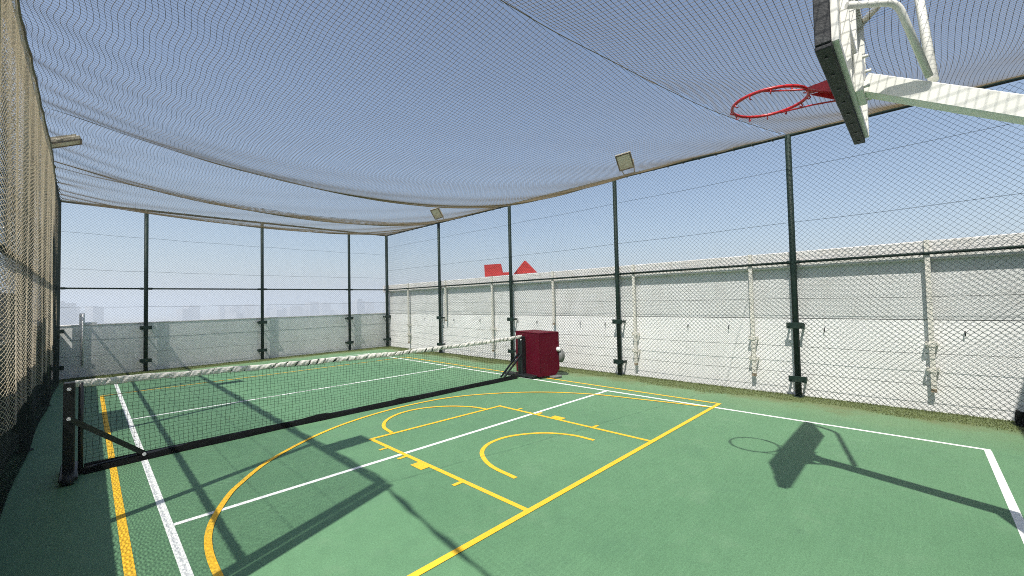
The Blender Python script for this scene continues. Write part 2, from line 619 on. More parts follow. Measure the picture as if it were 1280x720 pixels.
# ------------------------------------------------------------------ walls
XW = 8.42
wall = empty('boundary_wall', (XW, 7, 0), 'long white boundary wall with grey upper band and projecting coping right of the court', 'wall')
y0, y1 = YS, 15.2
n = 6
for i in range(n):
    a, b = y0 + (y1 + .25 - y0) * i / n, y0 + (y1 + .25 - y0) * (i + 1) / n
    MB().box(XW, XW + .28, a + .0006, b - .0006, 0, 1.296).build('lower_panel', 'white_wall', wall)
MB().box(XW + .012, XW + .27, y0, y1 + .25, 1.296, 1.308).build('joint', 'left_wall', wall)
for i in range(n):
    a, b = y0 + (y1 + .25 - y0) * i / n, y0 + (y1 + .25 - y0) * (i + 1) / n
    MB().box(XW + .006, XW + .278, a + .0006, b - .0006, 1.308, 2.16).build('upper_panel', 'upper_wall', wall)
MB().box(XW - .07, XW + .34, y0, y1 + .3, 2.16, 2.435, .012).build('coping', 'coping', wall)
# steel channels strapped to the wall
for y, zb in ((-.12, .34), (2.13, .32), (4.42, .30), (6.67, 1.12), (8.97, .28), (11.25, 1.13), (13.55, .28)):
    c = MB()
    x = XW - .066
    c.box(x - .045, x - .037, y - .028, y + .028, zb, 2.44)
    c.box(x - .037, x - .002, y - .028, y - .021, zb, 2.44)
    c.box(x - .037, x - .002, y + .021, y + .028, zb, 2.44)
    ch = c.build('steel_channel', 'bracket', wall)
    if zb < 1:
        for z in (zb + .26, zb + .62):
            k = MB()
            k.box(x - .055, x - .046, y - .068, y + .068, z - .028, z + .028)
            for s in (-1, 1):
                k.box(x - .046, XW - .001, y + s * .06 - .006, y + s * .06 + .006, z - .03, z + .03)
                k.cyl((x - .07, y + s * .052, z), (x - .046, y + s * .052, z), .012, 6)
                k.cyl((x - .066, y + s * .05, z + .04), (x - .05, y + s * .05, z + .04), .01, 6)
            k.build('clamp', 'bracket', ch)
    MB().box(x - .047, x - .001, y - .030, y + .030, zb - .05, zb - .001).build('end_cap', 'rusty', ch)
for y in (-.45, 1.1, 2.55, 3.3, 5.2, 5.9, 7.3, 8.0, 9.6, 10.9, 11.5, 12.6):
    k = MB()
    k.tube([(XW - .002, y, 1.15), (XW - .04, y, 1.15), (XW - .045, y, 1.11), (XW - .04, y, 1.09)], .007, 6)
    k.build('wall_hook', 'black', wall)

bw = empty('back_parapet', (3.9, 15.3, 0), 'low grey-white parapet wall along the far end of the court', 'wall')
for a, b in ((-.60, 1.10), (1.10, 3.91), (3.91, 6.77), (6.77, XW - .07)):
    MB().box(a + .0005, b - .0005, 15.20, 15.42, 0, 1.30).build('wall_panel', 'back_wall', bw)
MB().box(-.60, XW - .07, 15.19, 15.43, 1.30, 1.335, .006).build('coping', 'coping', bw)

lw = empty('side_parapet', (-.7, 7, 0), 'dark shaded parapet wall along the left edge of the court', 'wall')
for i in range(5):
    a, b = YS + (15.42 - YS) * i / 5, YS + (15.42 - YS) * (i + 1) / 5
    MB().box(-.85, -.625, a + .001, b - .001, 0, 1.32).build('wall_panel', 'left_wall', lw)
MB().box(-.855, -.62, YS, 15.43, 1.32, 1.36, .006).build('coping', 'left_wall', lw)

pr = empty('plant_room', (4, -2.6, 0), 'cream rendered plant room standing behind the near end of the court', 'building')
c = MB()
c.box(-.86, 8.72, -4.2, YS, -.45, 4.30)
c.build('wall', 'plant', pr)
MB().box(-.9, 8.76, -4.24, YS + .03, 4.30, 4.42).build('roof_slab', 'coping', pr)
d = MB().box(-.25, .75, YS + .001, YS + .05, 0, 2.1).build('door', 'grey_plastic', pr)
MB().tube([(.62, YS + .05, 1.0), (.62, YS + .1, 1.0), (.5, YS + .1, 1.0)], .012, 6).build('handle', 'lamp_body', d)

# ------------------------------------------------------------------ fences
PD = .092


def fence_post(name, x, y, parent, axis, zc=(1.19, .30), label=None, r=PD / 2, side=1, back=.13):
    p = MB()
    p.tube([(x, y, 0), (x, y, ZT)], r, 10)
    p.tube([(x, y, 0), (x, y, .012)], r * 1.7, 10)
    o = p.build('post', 'post', parent)
    if label: o['label'] = label
    for z in zc:
        k = MB()
        if axis == 'y':          # fence runs along Y, wall on +X
            k.box(x - r - .012, x - r - .002, y - .125, y + .125, z - .05, z + .05, .003)
            for s in (-1, 1):
                k.box(x - r - .002, x + side * back, y + s * .1 - .012, y + s * .1 + .012, z - .025, z + .025)
                k.cyl((x - r - .03, y + s * .085, z), (x - r - .012, y + s * .085, z), .014, 6)
        else:
            k.box(x - .125, x + .125, y - r - .012, y - r - .002, z - .05, z + .05, .003)
            for s in (-1, 1):
                k.box(x + s * .1 - .012, x + s * .1 + .012, y - r - .002, y + back, z - .025, z + .025)
                k.cyl((x + s * .085, y - r - .03, z), (x + s * .085, y - r - .012, z), .014, 6)
        k.build('clamp', 'post', o)
    return o


def chain_link(name, length, z0, z1, place, normal, parent, D=.077, amp=.005, rad=.0027):
    """woven zigzag wires; place(s, z, off) -> xyz arrays"""
    polys, nrm = [], []
    nz = int((z1 - z0) / (D / 2))
    z = z0 + np.arange(nz + 1) * (D / 2)
    k = 0
    s = 0.0
    while s < length:
        zig = np.where((np.arange(nz + 1)) % 2 == 0, 0.0, D / 2) + s
        zig = zig + .006 * np.sin(z * 2.3 + s * 1.7) + .004 * np.sin(s * 3.1 + z)
        ok = zig <= length + D * .5
        for sgn in (0, 1):
            q = zig if sgn == 0 else zig
        # wire A zigzags to the right, wire B (next) to the left: together they form diamonds
        off = amp * np.where(np.arange(nz + 1) % 2 == 0, 1, -1)
        bulge = .022 * np.sin(z * 1.9 + s * .7) * np.sin(s * 1.3)
        P = place(np.clip(zig, 0, length), z + .004 * np.sin(s * 2.2), off + bulge)
        polys.append(P)
        nrm.append(np.tile(np.array(normal, float), (len(P), 1)))
        zig2 = s + D - np.where((np.arange(nz + 1)) % 2 == 0, 0.0, D / 2) + .006 * np.sin(z * 2.3 + s * 1.7) + .004 * np.sin(s * 3.1 + z)
        P2 = place(np.clip(zig2, 0, length), z + .004 * np.sin(s * 2.2), -off + bulge)
        polys.append(P2)
        nrm.append(nrm[-1])
        s += D
    return strands(name, polys, rad, 'wire', nrm, parent)


def sagging(p, q, sag, n=24, wob=.0):
    p, q = np.array(p, float), np.array(q, float)
    t = np.linspace(0, 1, n)[:, None]
    P = p + (q - p) * t
    P[:, 2] -= sag * 4 * t[:, 0] * (1 - t[:, 0])
    P[:, 2] += wob * np.sin(t[:, 0] * 37)
    return [tuple(x) for x in P]


# right-hand fence
rf = empty('chain_link_fence', (XR, 7, 0), 'tall dark green chain-link fence in front of the long white wall', 'fence', 'chain-link fences round the court')
for y in (1.475, 4.8, 8.15, 11.53):
    fence_post('post', XR, y, rf, 'y', back=XW - XR)
MB().tube([(XR, YS + .05, ZT + .0), (XR, YB - .05, ZT)], .031, 10).build('top_rail', 'post', rf)
for a, b in ((YS + .05, 1.475), (1.475, 4.8), (4.8, 8.15), (8.15, 11.53), (11.53, YB)):
    t = MB()
    t.tube([(XR, a + .047, ZM), (XR, b - .047, ZM)], .021, 8)
    for e in (a + .05, b - .05):
        if YS + .2 < e < YB:
            t.tube([(XR, e - .04, ZM), (XR, e + .04, ZM)], .03, 8)
    t.build('mid_rail', 'post', rf)
for z in (3.91, 3.0, 1.72, .92, .48):
    MB().tube(sagging((XR - .035, YS + .05, z - .08), (XR - .035, YB - .08, z), .03, 40, .006), .0028, 4).build('tension_wire', 'wire', rf)
chain_link('chain_link_mesh', YB - YS - .12, .03, ZT - .03,
           lambda s, z, o: np.stack([XR - .048 + o, YS + .06 + s, z], 1), (1, 0, 0), rf)

# back fence
bf = empty('chain_link_fence', (3.9, YB, 0), 'dark green chain-link fence across the far end, open to the sky above the parapet', 'fence', 'chain-link fences round the court')
for x in (1.10, 3.91, 6.77):
    fence_post('post', x, YB, bf, 'x', back=.14)
fence_post('post', XR, YB, bf, 'x', back=.14, label='corner post shared with the long side fence', r=.055)
fence_post('post', XL, YB, bf, 'x', back=.14)
MB().tube(sagging((XL, YB, ZT), (XR, YB, ZT), .012, 12), .029, 10).build('top_rail', 'post', bf)
xs = (XL, 1.10, 3.91, 6.77, XR)
for a, b in zip(xs, xs[1:]):
    t = MB()
    t.tube([(a + .047, YB, ZM), (b - .047, YB, ZM)], .021, 8)
    for e in (a + .09, b - .09):
        t.tube([(e - .04, YB, ZM), (e + .04, YB, ZM)], .03, 8)
    t.build('mid_rail', 'post', bf)
for z in (3.65, 2.73, 1.78, .95, .55):
    MB().tube(sagging((XL + .05, YB - .035, z), (XR - .05, YB - .035, z - .02), .03, 40, .006), .0028, 4).build('tension_wire', 'wire', bf)
chain_link('chain_link_mesh', XR - XL - .1, .03, ZT - .04,
           lambda s, z, o: np.stack([XL + .05 + s, YB - .048 + o, z], 1), (0, 1, 0), bf, D=.069, rad=.0022)

# left fence
lf = empty('chain_link_fence', (XL, 8.9, 0), 'dark chain-link fence above the shaded left parapet, hung with beige netting', 'fence', 'chain-link fences round the court')
YT = 2.74
for y in (4.46, 7.83, 11.2):
    fence_post('post', XL, y, lf, 'y', zc=(1.19, .3), side=-1, back=.09)
for dy in (-.06, .06):
    MB().tube([(XL, YT + dy, 0), (XL, YT + dy, ZT + .02)], .055, 12).build('end_post', 'post', lf)
MB().tube([(XL, YT, ZT), (XL, YB - .05, ZT)], .034, 10).build('top_rail', 'post', lf)
MB().tube([(XL, YT + .05, ZM), (XL, YB - .05, ZM)], .03, 8).build('mid_rail', 'post', lf)
for z in (3.6, 2.9, 1.75, .9):
    MB().tube(sagging((XL, YT + .1, z), (XL, YB - .08, z), .03, 30, .006), .0028, 4).build('tension_wire', 'wire', lf)
chain_link('chain_link_mesh', YB - YT - .2, .03, ZT - .03,
           lambda s, z, o: np.stack([XL + .045 + o, YT + .1 + s, z], 1), (1, 0, 0), lf, D=.06, rad=.0018)

# beige net hung on the left fence
sn = empty('side_net', (XL, 8.9, 0), 'beige knotted net draped over the left fence in loose vertical folds', 'net', 'court nets')


def side_pt(y, z):
    k = (ZT - z) / 3.5
    fold = np.sin(y * 6.1 + .6 * np.sin(y * 1.7)) * .5 + np.sin(y * 11.3 + 1.0 + z * .5) * .3 + np.sin(y * 2.3 + z) * .5
    x = XL + .08 + .016 * fold * (.3 + k)
    x = np.clip(x, XL + .056, XL + .15)
    x = x - .085 * np.clip((y - 10.5) / 4.0, 0, 1)      # drawn back to the corner post
    yy = y + .03 * np.sin(z * 2.1 + y * 1.3) + .02 * np.sin(y * 9)
    zz = z - .04 * np.abs(np.sin(y * PI / .6)) * np.exp(-(ZT - z) / .2) + .02 * np.sin(y * 4.3) * k
    return np.stack([x, np.clip(yy, YT + .02, YB - .03), zz], 1)


polys, nrm = [], []
SL, SP = .30, .042                     # slope and vertical spacing of the stretched strands
for sg in (1, -1):
    for z0_ in np.arange(.75 - SL * 13, ZT + SL * 13, SP):
        y = np.linspace(YT + .05, YB - .05, 170)
        z = z0_ + sg * SL * (y - (YT + YB) / 2)
        ok = (z > .75) & (z < ZT - .01)
        if ok.sum() < 3:
            continue
        P = side_pt(y[ok], z[ok])
        polys.append(P)
        nrm.append(np.tile(np.array([1., 0, 0]), (len(P), 1)))
strands('netting', polys, .0021, 'twine', nrm, sn)
MB().tube([tuple(side_pt(np.array([y]), np.array([ZT - .01]))[0]) for y in np.linspace(YT + .05, YB - .05, 160)], .016, 6).build('edge_rope', 'rope', sn)

# ------------------------------------------------------------------ roof net
RY = [2.10, 8.15, 11.5, YB]            # support lines across the court
RS = [.30, .50, .32, .10]               # sag of each line at mid-span
RD = [.40, .27, .20]                    # extra belly of each bay


def seam_y(x):                               # the joint between the two roof nets
    t = (x - XL) / (XR - XL)
    return YT + (1.475 - YT) * t


def roof_pt(x, y):
    """main roof net; x, y arrays"""
    xn = (x - XC) / HW
    ys = seam_y(x)
    yk = np.array(RY)
    # first support follows the slanting seam
    u = np.where(y < yk[1], (y - ys) / (yk[1] - ys), 0)
    z = np.zeros_like(x)
    par = np.clip(1 - xn ** 2, 0, 1)
    env = np.clip(1 - np.abs(xn) ** 3.2, 0, 1)
    for i in range(3):
        lo = ys if i == 0 else np.full_like(x, yk[i])
        hi = yk[i + 1]
        t = (y - lo) / (hi - lo)
        m_ = (t >= -.01) & (t <= 1.0) if i == 0 else (t > 0) & (t <= 1.001)
        tt = np.clip(t, 0, 1)
        st = tt
        s = RS[i] * (1 - st) + RS[i + 1] * st
        skew = tt - .10 * np.sin(tt * PI)     # belly a little past the middle
        zz = ZT - s * par - RD[i] * 4 * skew * (1 - skew) * env
        z = np.where(m_, zz, z)
    # laced edges: scallops between lacing points
    dl, dr = x - XL, XR - x
    sc = np.abs(np.sin(PI * y / .62))
    X = x + .035 * np.sin(2 * PI * y / .62 + 1) * np.exp(-dl / 1.1) * (1 - np.exp(-dl / .15)) + .012 * np.sin(2 * PI * y / 1.1 + x * 2) * np.exp(-dl / 3) + .055 * sc * np.exp(-dl / .22) - .05 * sc * np.exp(-dr / .22)
    Y = y + .05 * np.sin(2 * PI * y / .62) * np.exp(-dl / .55) + .018 * np.sin(x * 5.1 + y * 2.3) * np.exp(-dl / 2.5)
    z = z - .03 * sc * np.exp(-dl / .35) + .012 * np.sin(x * 2.7 + y * 4.1) * np.exp(-dl / 1.8) + .006 * np.sin(y * 7 + x * 3)
    return np.stack([X, np.minimum(Y, YB - .005), z], 1)


rn = empty('roof_net', (XC, 8.5, ZT), 'large beige net sagging in bays over the court as a ceiling', 'net', 'court nets')
polys, nrm = [], []
for q in square_lines(XL + .02, XR - .02, 1.45, YB - .01, .042, .07):
    keep = q[:, 1] >= seam_y(q[:, 0])
    q = q[keep]
    if len(q) < 2:
        continue
    polys.append(roof_pt(q[:, 0], q[:, 1]))
    nrm.append(np.tile(np.array([0, 0, 1.]), (len(q), 1)))
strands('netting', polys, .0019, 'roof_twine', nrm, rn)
xs = np.linspace(XL, XR, 60)
for i in (1, 2):
    P = roof_pt(xs, np.full_like(xs, RY[i]))
    P[:, 2] += .012
    MB().tube([tuple(p) for p in P], .0035, 5).build('support_cable', 'wire', rn)
P = roof_pt(xs, seam_y(xs))
MB().tube([tuple(p) for p in P], .0045, 6).build('seam_rope', 'rope', rn)
ysd = np.linspace(YT + .02, YB - .03, 260)
P = roof_pt(np.full_like(ysd, XL + .03), ysd)
MB().tube([tuple(p) for p in P], .006, 5).build('edge_rope', 'rope', rn)
ysd = np.linspace(1.5, YB - .03, 260)
P = roof_pt(np.full_like(ysd, XR - .03), ysd)
MB().tube([tuple(p) for p in P], .006, 5).build('edge_rope', 'rope', rn)
k = MB()                                       # lacing loops round the rails
for y in np.arange(YT + .3, YB - .2, .31):
    k.tube([(XL + .05 * math.cos(a), y + .006 * math.sin(2 * a), ZT + .045 * math.sin(a)) for a in np.linspace(0, 2 * PI, 8)], .005, 4)
for y in np.arange(1.7, YB - .2, .31):
    k.tube([(XR + .045 * math.cos(a), y + .006 * math.sin(2 * a), ZT + .042 * math.sin(a)) for a in np.linspace(0, 2 * PI, 8)], .005, 4)
for x in np.arange(XL + .3, XR - .1, .36):
    k.tube([(x, YB + .04 * math.cos(a), ZT + .04 * math.sin(a)) for a in np.linspace(0, 2 * PI, 8)], .005, 4)
o = k.build('lacing_cord', 'rope', rn)
o['kind'] = 'stuff'

# front roof net between the seam and the plant room
fn = empty('roof_net', (XC, .3, ZT), 'greyer finer roof net above the basketball hoop, nearest the viewer', 'net', 'court nets')


def edge_z(y):                                  # slack left edge
    t = np.clip((YT - y) / (YT - YS), 0, 1)
    return ZT - .62 * np.sin(np.clip(t, 0, 1) * PI * .62) * 1.0


def front_pt(x, y):
    xn = (x - XC) / HW
    ys = seam_y(x)
    t = np.clip((ys - y) / (ys - YS), 0, 1)
    par = np.clip(1 - xn ** 2, 0, 1)
    z = ZT - RS[0] * par * (1 - t) - .1 * par * t - .30 * 4 * t * (1 - t) * np.clip(1 - np.abs(xn) ** 3, 0, 1)
    w = np.exp(-(x - XL) / .9)
    z = z * (1 - w) + np.minimum(z, edge_z(y)) * w
    sc = np.abs(np.sin(PI * y / .62))
    X = x - .05 * sc * np.exp(-(XR - x) / .22)
    Y = y + .03 * np.sin(x * 2.9 + y) * .5
    z = z + .008 * np.sin(x * 4.1 + y * 3.3)
    return np.stack([X, Y, z], 1)


polys, nrm = [], []
for q in square_lines(XL + .01, XR - .02, YS + .02, YT, .043, .07):
    q = q[q[:, 1] <= seam_y(q[:, 0]) + .01]
    if len(q) < 2:
        continue
    polys.append(front_pt(q[:, 0], q[:, 1]))
    nrm.append(np.tile(np.array([0, 0, 1.]), (len(q), 1)))
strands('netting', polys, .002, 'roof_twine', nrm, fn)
ysd = np.linspace(YT, YS + .02, 60)
P = front_pt(np.full_like(ysd, XL + .01), ysd)
P[:, 2] += .008 * np.sin(ysd * 17)
MB().tube([tuple(p) for p in P], .02 + .008 * np.sin(ysd * 9.0), 6).build('edge_rope', 'rope', fn)

# ------------------------------------------------------------------ floodlights
def floodlight(c, fdir, updir, foot, label, size=(.33, .36)):
    c = Vector(c)
    f = Vector(fdir).normalized()
    s = f.cross(Vector(updir)).normalized()
    u = s.cross(f)
    t = empty('floodlight', foot, label, 'floodlight', 'floodlights on the fence rails')
    w, h = size
    b = MB()
    b.obox(*(c - f * .03), s, u, f, w / 2, h / 2, .03, .008)
    for i in range(7):
        p = c - f * .075 + s * (w * (-.42 + .14 * i))
        b.obox(*p, s, u, f, .004, h * .42, .018)
    b.build('housing', 'lamp_body', t)
    fr = MB()
    for a, e, hw_, hh in ((0, 1, w / 2, .012), (0, -1, w / 2, .012), (1, 0, .012, h / 2 - .024), (-1, 0, .012, h / 2 - .024)):
        p = c + s * (a * (w / 2 - .012)) + u * (e * (h / 2 - .012)) + f * .008
        fr.obox(*p, s, u, f, hw_, hh, .008)
    fr.build('bezel', 'black', t)
    MB().obox(*(c + f * .003), s, u, f, w / 2 - .026, h / 2 - .026, .003).build('lens', 'lens', t)
    br = MB()
    F_ = Vector(foot)
    for q in (-1, 1):
        a = c + s * (q * (w / 2 + .012)) - f * .03
        br.tube([a, F_ + s * (q * .11) + Vector((0, 0, .03))], .011, 6)
    br.tube([F_ + s * -.13 + Vector((0, 0, .03)), F_ + s * .13 + Vector((0, 0, .03))], .014, 6)
    br.build('bracket', 'lamp_body', t)
    return t


floodlight((8.10, 4.42, 4.66), (-.72, -.25, -.64), (-.35, 0, .8), (XR, 4.42, ZT), 'square floodlight above the right fence, beside the second post from the hoop')
floodlight((8.10, 11.35, 4.66), (-.72, -.35, -.64), (-.35, 0, .8), (XR, 11.35, ZT), 'small far floodlight above the right fence near the far corner')
floodlight((-.30, 10.2, 4.52), (.42, 0, -.9), (.9, 0, .42), (XL, 10.2, ZT), 'floodlight seen edge-on above the left fence top rail', (.30, .44))
floodlight((-.30, 4.12, 4.52), (.42, 0, -.9), (.9, 0, .42), (XL, 4.12, ZT), 'floodlight on the left fence that casts the square shadow before the net', (.30, .44))

# ------------------------------------------------------------------ tennis net
tn = empty('tennis_net', (3.4, 6.42, 0), 'black portable tennis net with twisted white top tape across the court', 'tennis net')
NY = 6.42
NX0, NX1 = -.03, 6.82


def net_top(x):
    t = (x - NX0) / (NX1 - NX0)
    return .955 - .075 * 4 * t * (1 - t) * .9 - .05 * t


def net_y(x, z):
    return NY - .17 * np.exp(-(x - NX0) / .5) + .012 * np.sin(x * 2.3 + z * 3) + .008 * np.sin(x * 7.1 + z * 5)


polys, nrm = [], []
for i, x in enumerate(np.arange(NX0 + .02, NX1, .0465)):
    z = np.linspace(.05, net_top(x) - .02, 20)
    xx = x + .008 * np.sin(z * 6 + x * 3) + .004 * np.sin(z * 31 + i * 2.1) + .006 * np.sin(x * 5)
    polys.append(np.stack([xx, net_y(xx, z), z], 1))
    nrm.append(np.tile(np.array([0, 1., 0]), (len(z), 1)))
xs = np.linspace(NX0, NX1, 190)
for k_ in range(1, 20):
    z = .05 + (net_top(xs) - .07) * k_ / 20 + .006 * np.sin(xs * 4 + k_) + .004 * np.sin(xs * 19 + k_ * 1.7)
    polys.append(np.stack([xs, net_y(xs, z), z], 1))
    nrm.append(np.tile(np.array([0, 1., 0]), (len(z), 1)))
strands('netting', polys, .0018, 'black_net', nrm, tn)
# twisted tape
tp = MB()
nx, nt_ = 900, 12
V, F, MI = [], [], []
for i in range(nx):
    x = NX0 - .06 + (NX1 - NX0 + .08) * i / (nx - 1)
    tw = min(1, max(.15, (x - .8) / 2.5))
    for k_ in range(nt_):
        th = 2 * PI * k_ / nt_
        ph = (x / .16 + th / (2 * PI) * 1.0 + .5 * math.sin(x * 2.1) + .35 * math.sin(x * 5.1 + 1) + .2 * math.sin(x * 13)) % 1.0
        groove = ph < .10
        ry = .010 + .009 * ph * tw - (.006 if groove else 0) + .003 * math.sin(x * 41 + th * 2) + .002 * math.sin(x * 97 + 3 * th)
        rz = .037 + .003 * math.sin(x * 6.1) + .002 * math.sin(x * 29) - (.004 * tw if groove else 0)
        V.append((x, net_y(x, .9) + ry * math.cos(th), net_top(x) - .016 + rz * math.sin(th) - .004 * math.sin(x * 9)))
        MI.append(1 if (ph < .10 * (.7 + .5 * math.sin(x * 3.3)) and x > 1.1) else 0)
for i in range(nx - 1):
    for k_ in range(nt_):
        F.append((i * nt_ + k_, i * nt_ + (k_ + 1) % nt_, (i + 1) * nt_ + (k_ + 1) % nt_, (i + 1) * nt_ + k_))
tp.add(V, F)
tp.mi = [MI[f[0]] for f in F]
tp.build('top_tape', ['tape', 'black_net'], tn)
# base bar and slack bottom band
MB().tube([(x, NY - .15 * math.exp(-(x + .1) / .5), .032 + .004 * math.sin(x * 3)) for x in np.linspace(-.06, 6.86, 60)], .03, 8).build('base_bar', 'black', tn)
b = MB()
V, F = [], []
nb = 240
for i in range(nb):
    x = -.02 + 6.6 * i / (nb - 1)
    lump = .05 * math.exp(-((x - 2.35) / .2) ** 2) + .05 * math.exp(-((x - 3.75) / .15) ** 2)
    yb_ = NY - .035 - .035 * (1 + .3 * math.sin(x * 2.1) + .15 * math.sin(x * 5.7)) - .12 * math.exp(-(x + .1) / .5)
    h = .040 + .005 * math.sin(x * 8.3) + .003 * math.sin(x * 21) + lump * .5
    V += [(x, yb_ - .03, .004), (x, yb_, h), (x, NY - .02 - .1 * math.exp(-(x + .1) / .5), h + .02), (x, NY + .02, .06), (x, NY + .04, .004)]
for i in range(nb - 1):
    for k_ in range(4):
        F.append((i * 5 + k_, i * 5 + k_ + 1, i * 5 + 6 + k_, i * 5 + 5 + k_))
b.add(V, F, True)
b.build('bottom_band', 'black_net', tn)
# left end: twin uprights, strut, wheel
p = MB()
p.box(-.172, -.085, 6.20, 6.29, .05, .965, .008)
po = p.build('end_post', 'black', tn)
for z in (.90, .60):
    MB().tube([(-.13, 6.196, z), (-.13, 6.185, z)], .017, 8).build('bolt', 'white_plastic', po)
MB().tube([(-.045, 6.25, .05), (-.045, 6.25, .95)], .02, 8).build('tension_pole', 'black', tn)
MB().bar((-.13, 6.21, .60), (.455, 6.36, .06), .045, .05).build('strut', 'black', tn)
MB().tube([(.455, 6.315, .06), (.455, 6.30, .06)], .018, 8).build('bolt', 'white_plastic', tn)
k = MB()
k.box(-.19, -.06, 5.95, 6.55, .035, .075, .006)
k.build('foot', 'black', tn)
for y in (5.98, 6.5):
    MB().tube([(-.165, y, .042), (-.09, y, .042)], .042, 14).build('wheel', 'rubber', tn)
# right end
po = MB().box(6.79, 6.91, 6.37, 6.50, .05, .90, .008).build('end_post', 'black', tn)
MB().tube([(6.80, 6.39, .83), (6.78, 6.39, .83)], .016, 8).build('bolt', 'white_plastic', po)
for dy in (-.05, .05):
    MB().bar((6.82, 6.44 + dy, .52), (6.22, 6.42 + dy, .07), .03, .03).build('strut', 'black', tn)
MB().box(6.70, 6.92, 5.98, 6.9, .03, .065, .006).build('foot', 'black', tn)

# ------------------------------------------------------------------ maroon padded box
bx = empty('padded_box', (7.1, 6.3, 0), 'maroon padded box on low casters at the far end of the tennis net', 'box')
Fc = Vector((6.815, 5.88, 0))
ax = Vector((.97, -.24, 0)).normalized()      # towards the wall
ay = Vector((.24, .97, 0)).normalized()
c0 = Fc + ax * .27 + ay * .47
c = MB()
prof = [(-.27, .05), (.17, .05), (.27, .17), (.27, .965), (.26, .975), (-.26, .975), (-.27, .965)]
V = [c0 + ay * s + ax * a + Vector((0, 0, z)) for s in (-.47, .47) for a, z in prof]
n = len(prof)
F = [tuple(range(n)), tuple(range(2 * n - 1, n - 1, -1))] + [(i, n + i, n + (i + 1) % n, (i + 1) % n) for i in range(n)]
c.add(V, F)
c.build('body', 'maroon', bx)
t = MB()
t.obox(c0.x, c0.y, .984, ax, ay, (0, 0, 1), .275, .475, .012, .006)
t.build('lid', 'maroon', bx)
for a, s in ((-.2, -.4), (.1, -.4), (-.2, .4), (.1, .4)):
    p = c0 + ax * a + ay * s
    q = MB()
    q.tube([p + ax * -.015 + Vector((0, 0, .026)), p + ax * .015 + Vector((0, 0, .026))], .026, 10)
    q.build('caster', 'black', bx)
q = c0 + ax * .235 + ay * -.471
w = MB()
w.tube([q + Vector((0, 0, .61)), q - ay * .05 + Vector((0, 0, .61))], .05, 14)
w.tube([q - ay * .05 + Vector((0, 0, .61)), q - ay * .075 + Vector((0, 0, .61))], [.05, .025], 14)
w.build('knob', 'white_plastic', bx)
w = MB()
q2 = c0 + ax * .30 + ay * -.40
w.tube([q2 + Vector((0, 0, .45)), q2 + ax * .085 + ay * -.05 + Vector((0, 0, .45))], .15, 20)
w.tube([q2 + ax * .085 + ay * -.05 + Vector((0, 0, .45)), q2 + ax * .12 + ay * -.07 + Vector((0, 0, .45))], [.14, .06], 20)
w.tube([q2 + ax * -.035 + Vector((0, 0, .45)), q2 + Vector((0, 0, .45))], .04, 10)
w.build('hose_reel', 'grey_plastic', bx)
for a in (-.262, .262):
    p = c0 + ax * a + ay * -.472
    MB().obox(p.x, p.y, .56, ax, ay, (0, 0, 1), .006, .004, .40).build('seam', 'maroon', bx)
w = MB()
p = c0 + ax * .1 + ay * -.56
w.obox(p.x, p.y, .03, ax, ay, (0, 0, 1), .12, .07, .02, .01)
tag(w.build('lock_plate', 'grey_plastic', bx))

# ------------------------------------------------------------------ basketball hoop
bh = empty('basketball_hoop', (3.57, -.9, 0), 'white basketball hoop with red rim on a sloping arm at the near end', 'basketball hoop')
MB().tube([(3.57, -.92, 0), (3.57, -.92, 2.34)], .075, 16).build('pole', 'white_steel', bh)
MB().box(3.40, 3.74, -1.09, -.75, .0, .02, .004).build('base_plate', 'white_steel', bh)
# sloping box-section arm
a0, a1 = Vector((3.57, -.98, 2.37)), Vector((3.57, .20, 3.075))
MB().bar(a0, a1, .12, .115, bev=.006).build('arm', 'white_steel', bh)
# backboard
X0, X1, Z0, Z1 = 2.635, 4.525, 2.97, 3.955
YF, YR, YP = .335, .225, .262
bo = MB().box(X0 + .012, X1 - .012, .285, YF - .006, Z0 + .015, Z1).build('backboard', 'board', bh)
k = MB()
k.box(X0 - .006, X1 + .006, YP, YF, Z0 - .012, Z0 + .014, .005)
k.box(X0 - .012, X0 + .012, YP + .002, YF - .002, Z0 + .014, Z0 + .40, .004)
k.box(X1 - .012, X1 + .012, YP + .002, YF - .002, Z0 + .014, Z0 + .40, .004)
k.build('edge_padding', 'rubber', bo)
for x in np.linspace(X0 + .1, X1 - .1, 8):
    MB().tube([(x, (YP + YF) / 2, Z0 - .018), (x, (YP + YF) / 2, Z0 - .011)], .009, 8).build('padding_screw', 'black', bo)
k = MB()
for x in (X0 + .035, X1 - .035):
    k.box(x - .02, x + .02, YR + .01, .284, Z0 + .02, Z1 - .001, .003)
for z in (Z0 + .04, Z1 - .03):
    k.box(X0 + .056, X1 - .056, YR + .012, .284, z - .02, z + .02, .003)
for x in (3.32, 3.82):
    k.box(x - .02, x + .02, YR + .014, .284, Z0 + .061, Z1 - .051, .003)
k.box(3.341, 3.799, YR + .016, .284, 3.38, 3.42, .003)
k.build('rear_frame', 'white_steel', bo)
# inner aiming square, front face
k = MB()
for a, b_, z0, z1 in ((3.275, 3.865, 3.24, 3.29), (3.275, 3.865, 3.64, 3.69), (3.275, 3.325, 3.29, 3.64), (3.815, 3.865, 3.29, 3.64)):
    k.box(a, b_, YF - .006, YF - .003, z0, z1)
k.build('aiming_square', 'black', bo)
k = MB()
k.box(3.43, 3.71, .195, YR + .012, 2.99, 3.24, .005)
for x in (3.45, 3.69):
    for z in (3.02, 3.21):
        k.tube([(x, .195, z), (x, .165, z)], .011, 6)
k.build('mounting_plate', 'white_steel', bh)
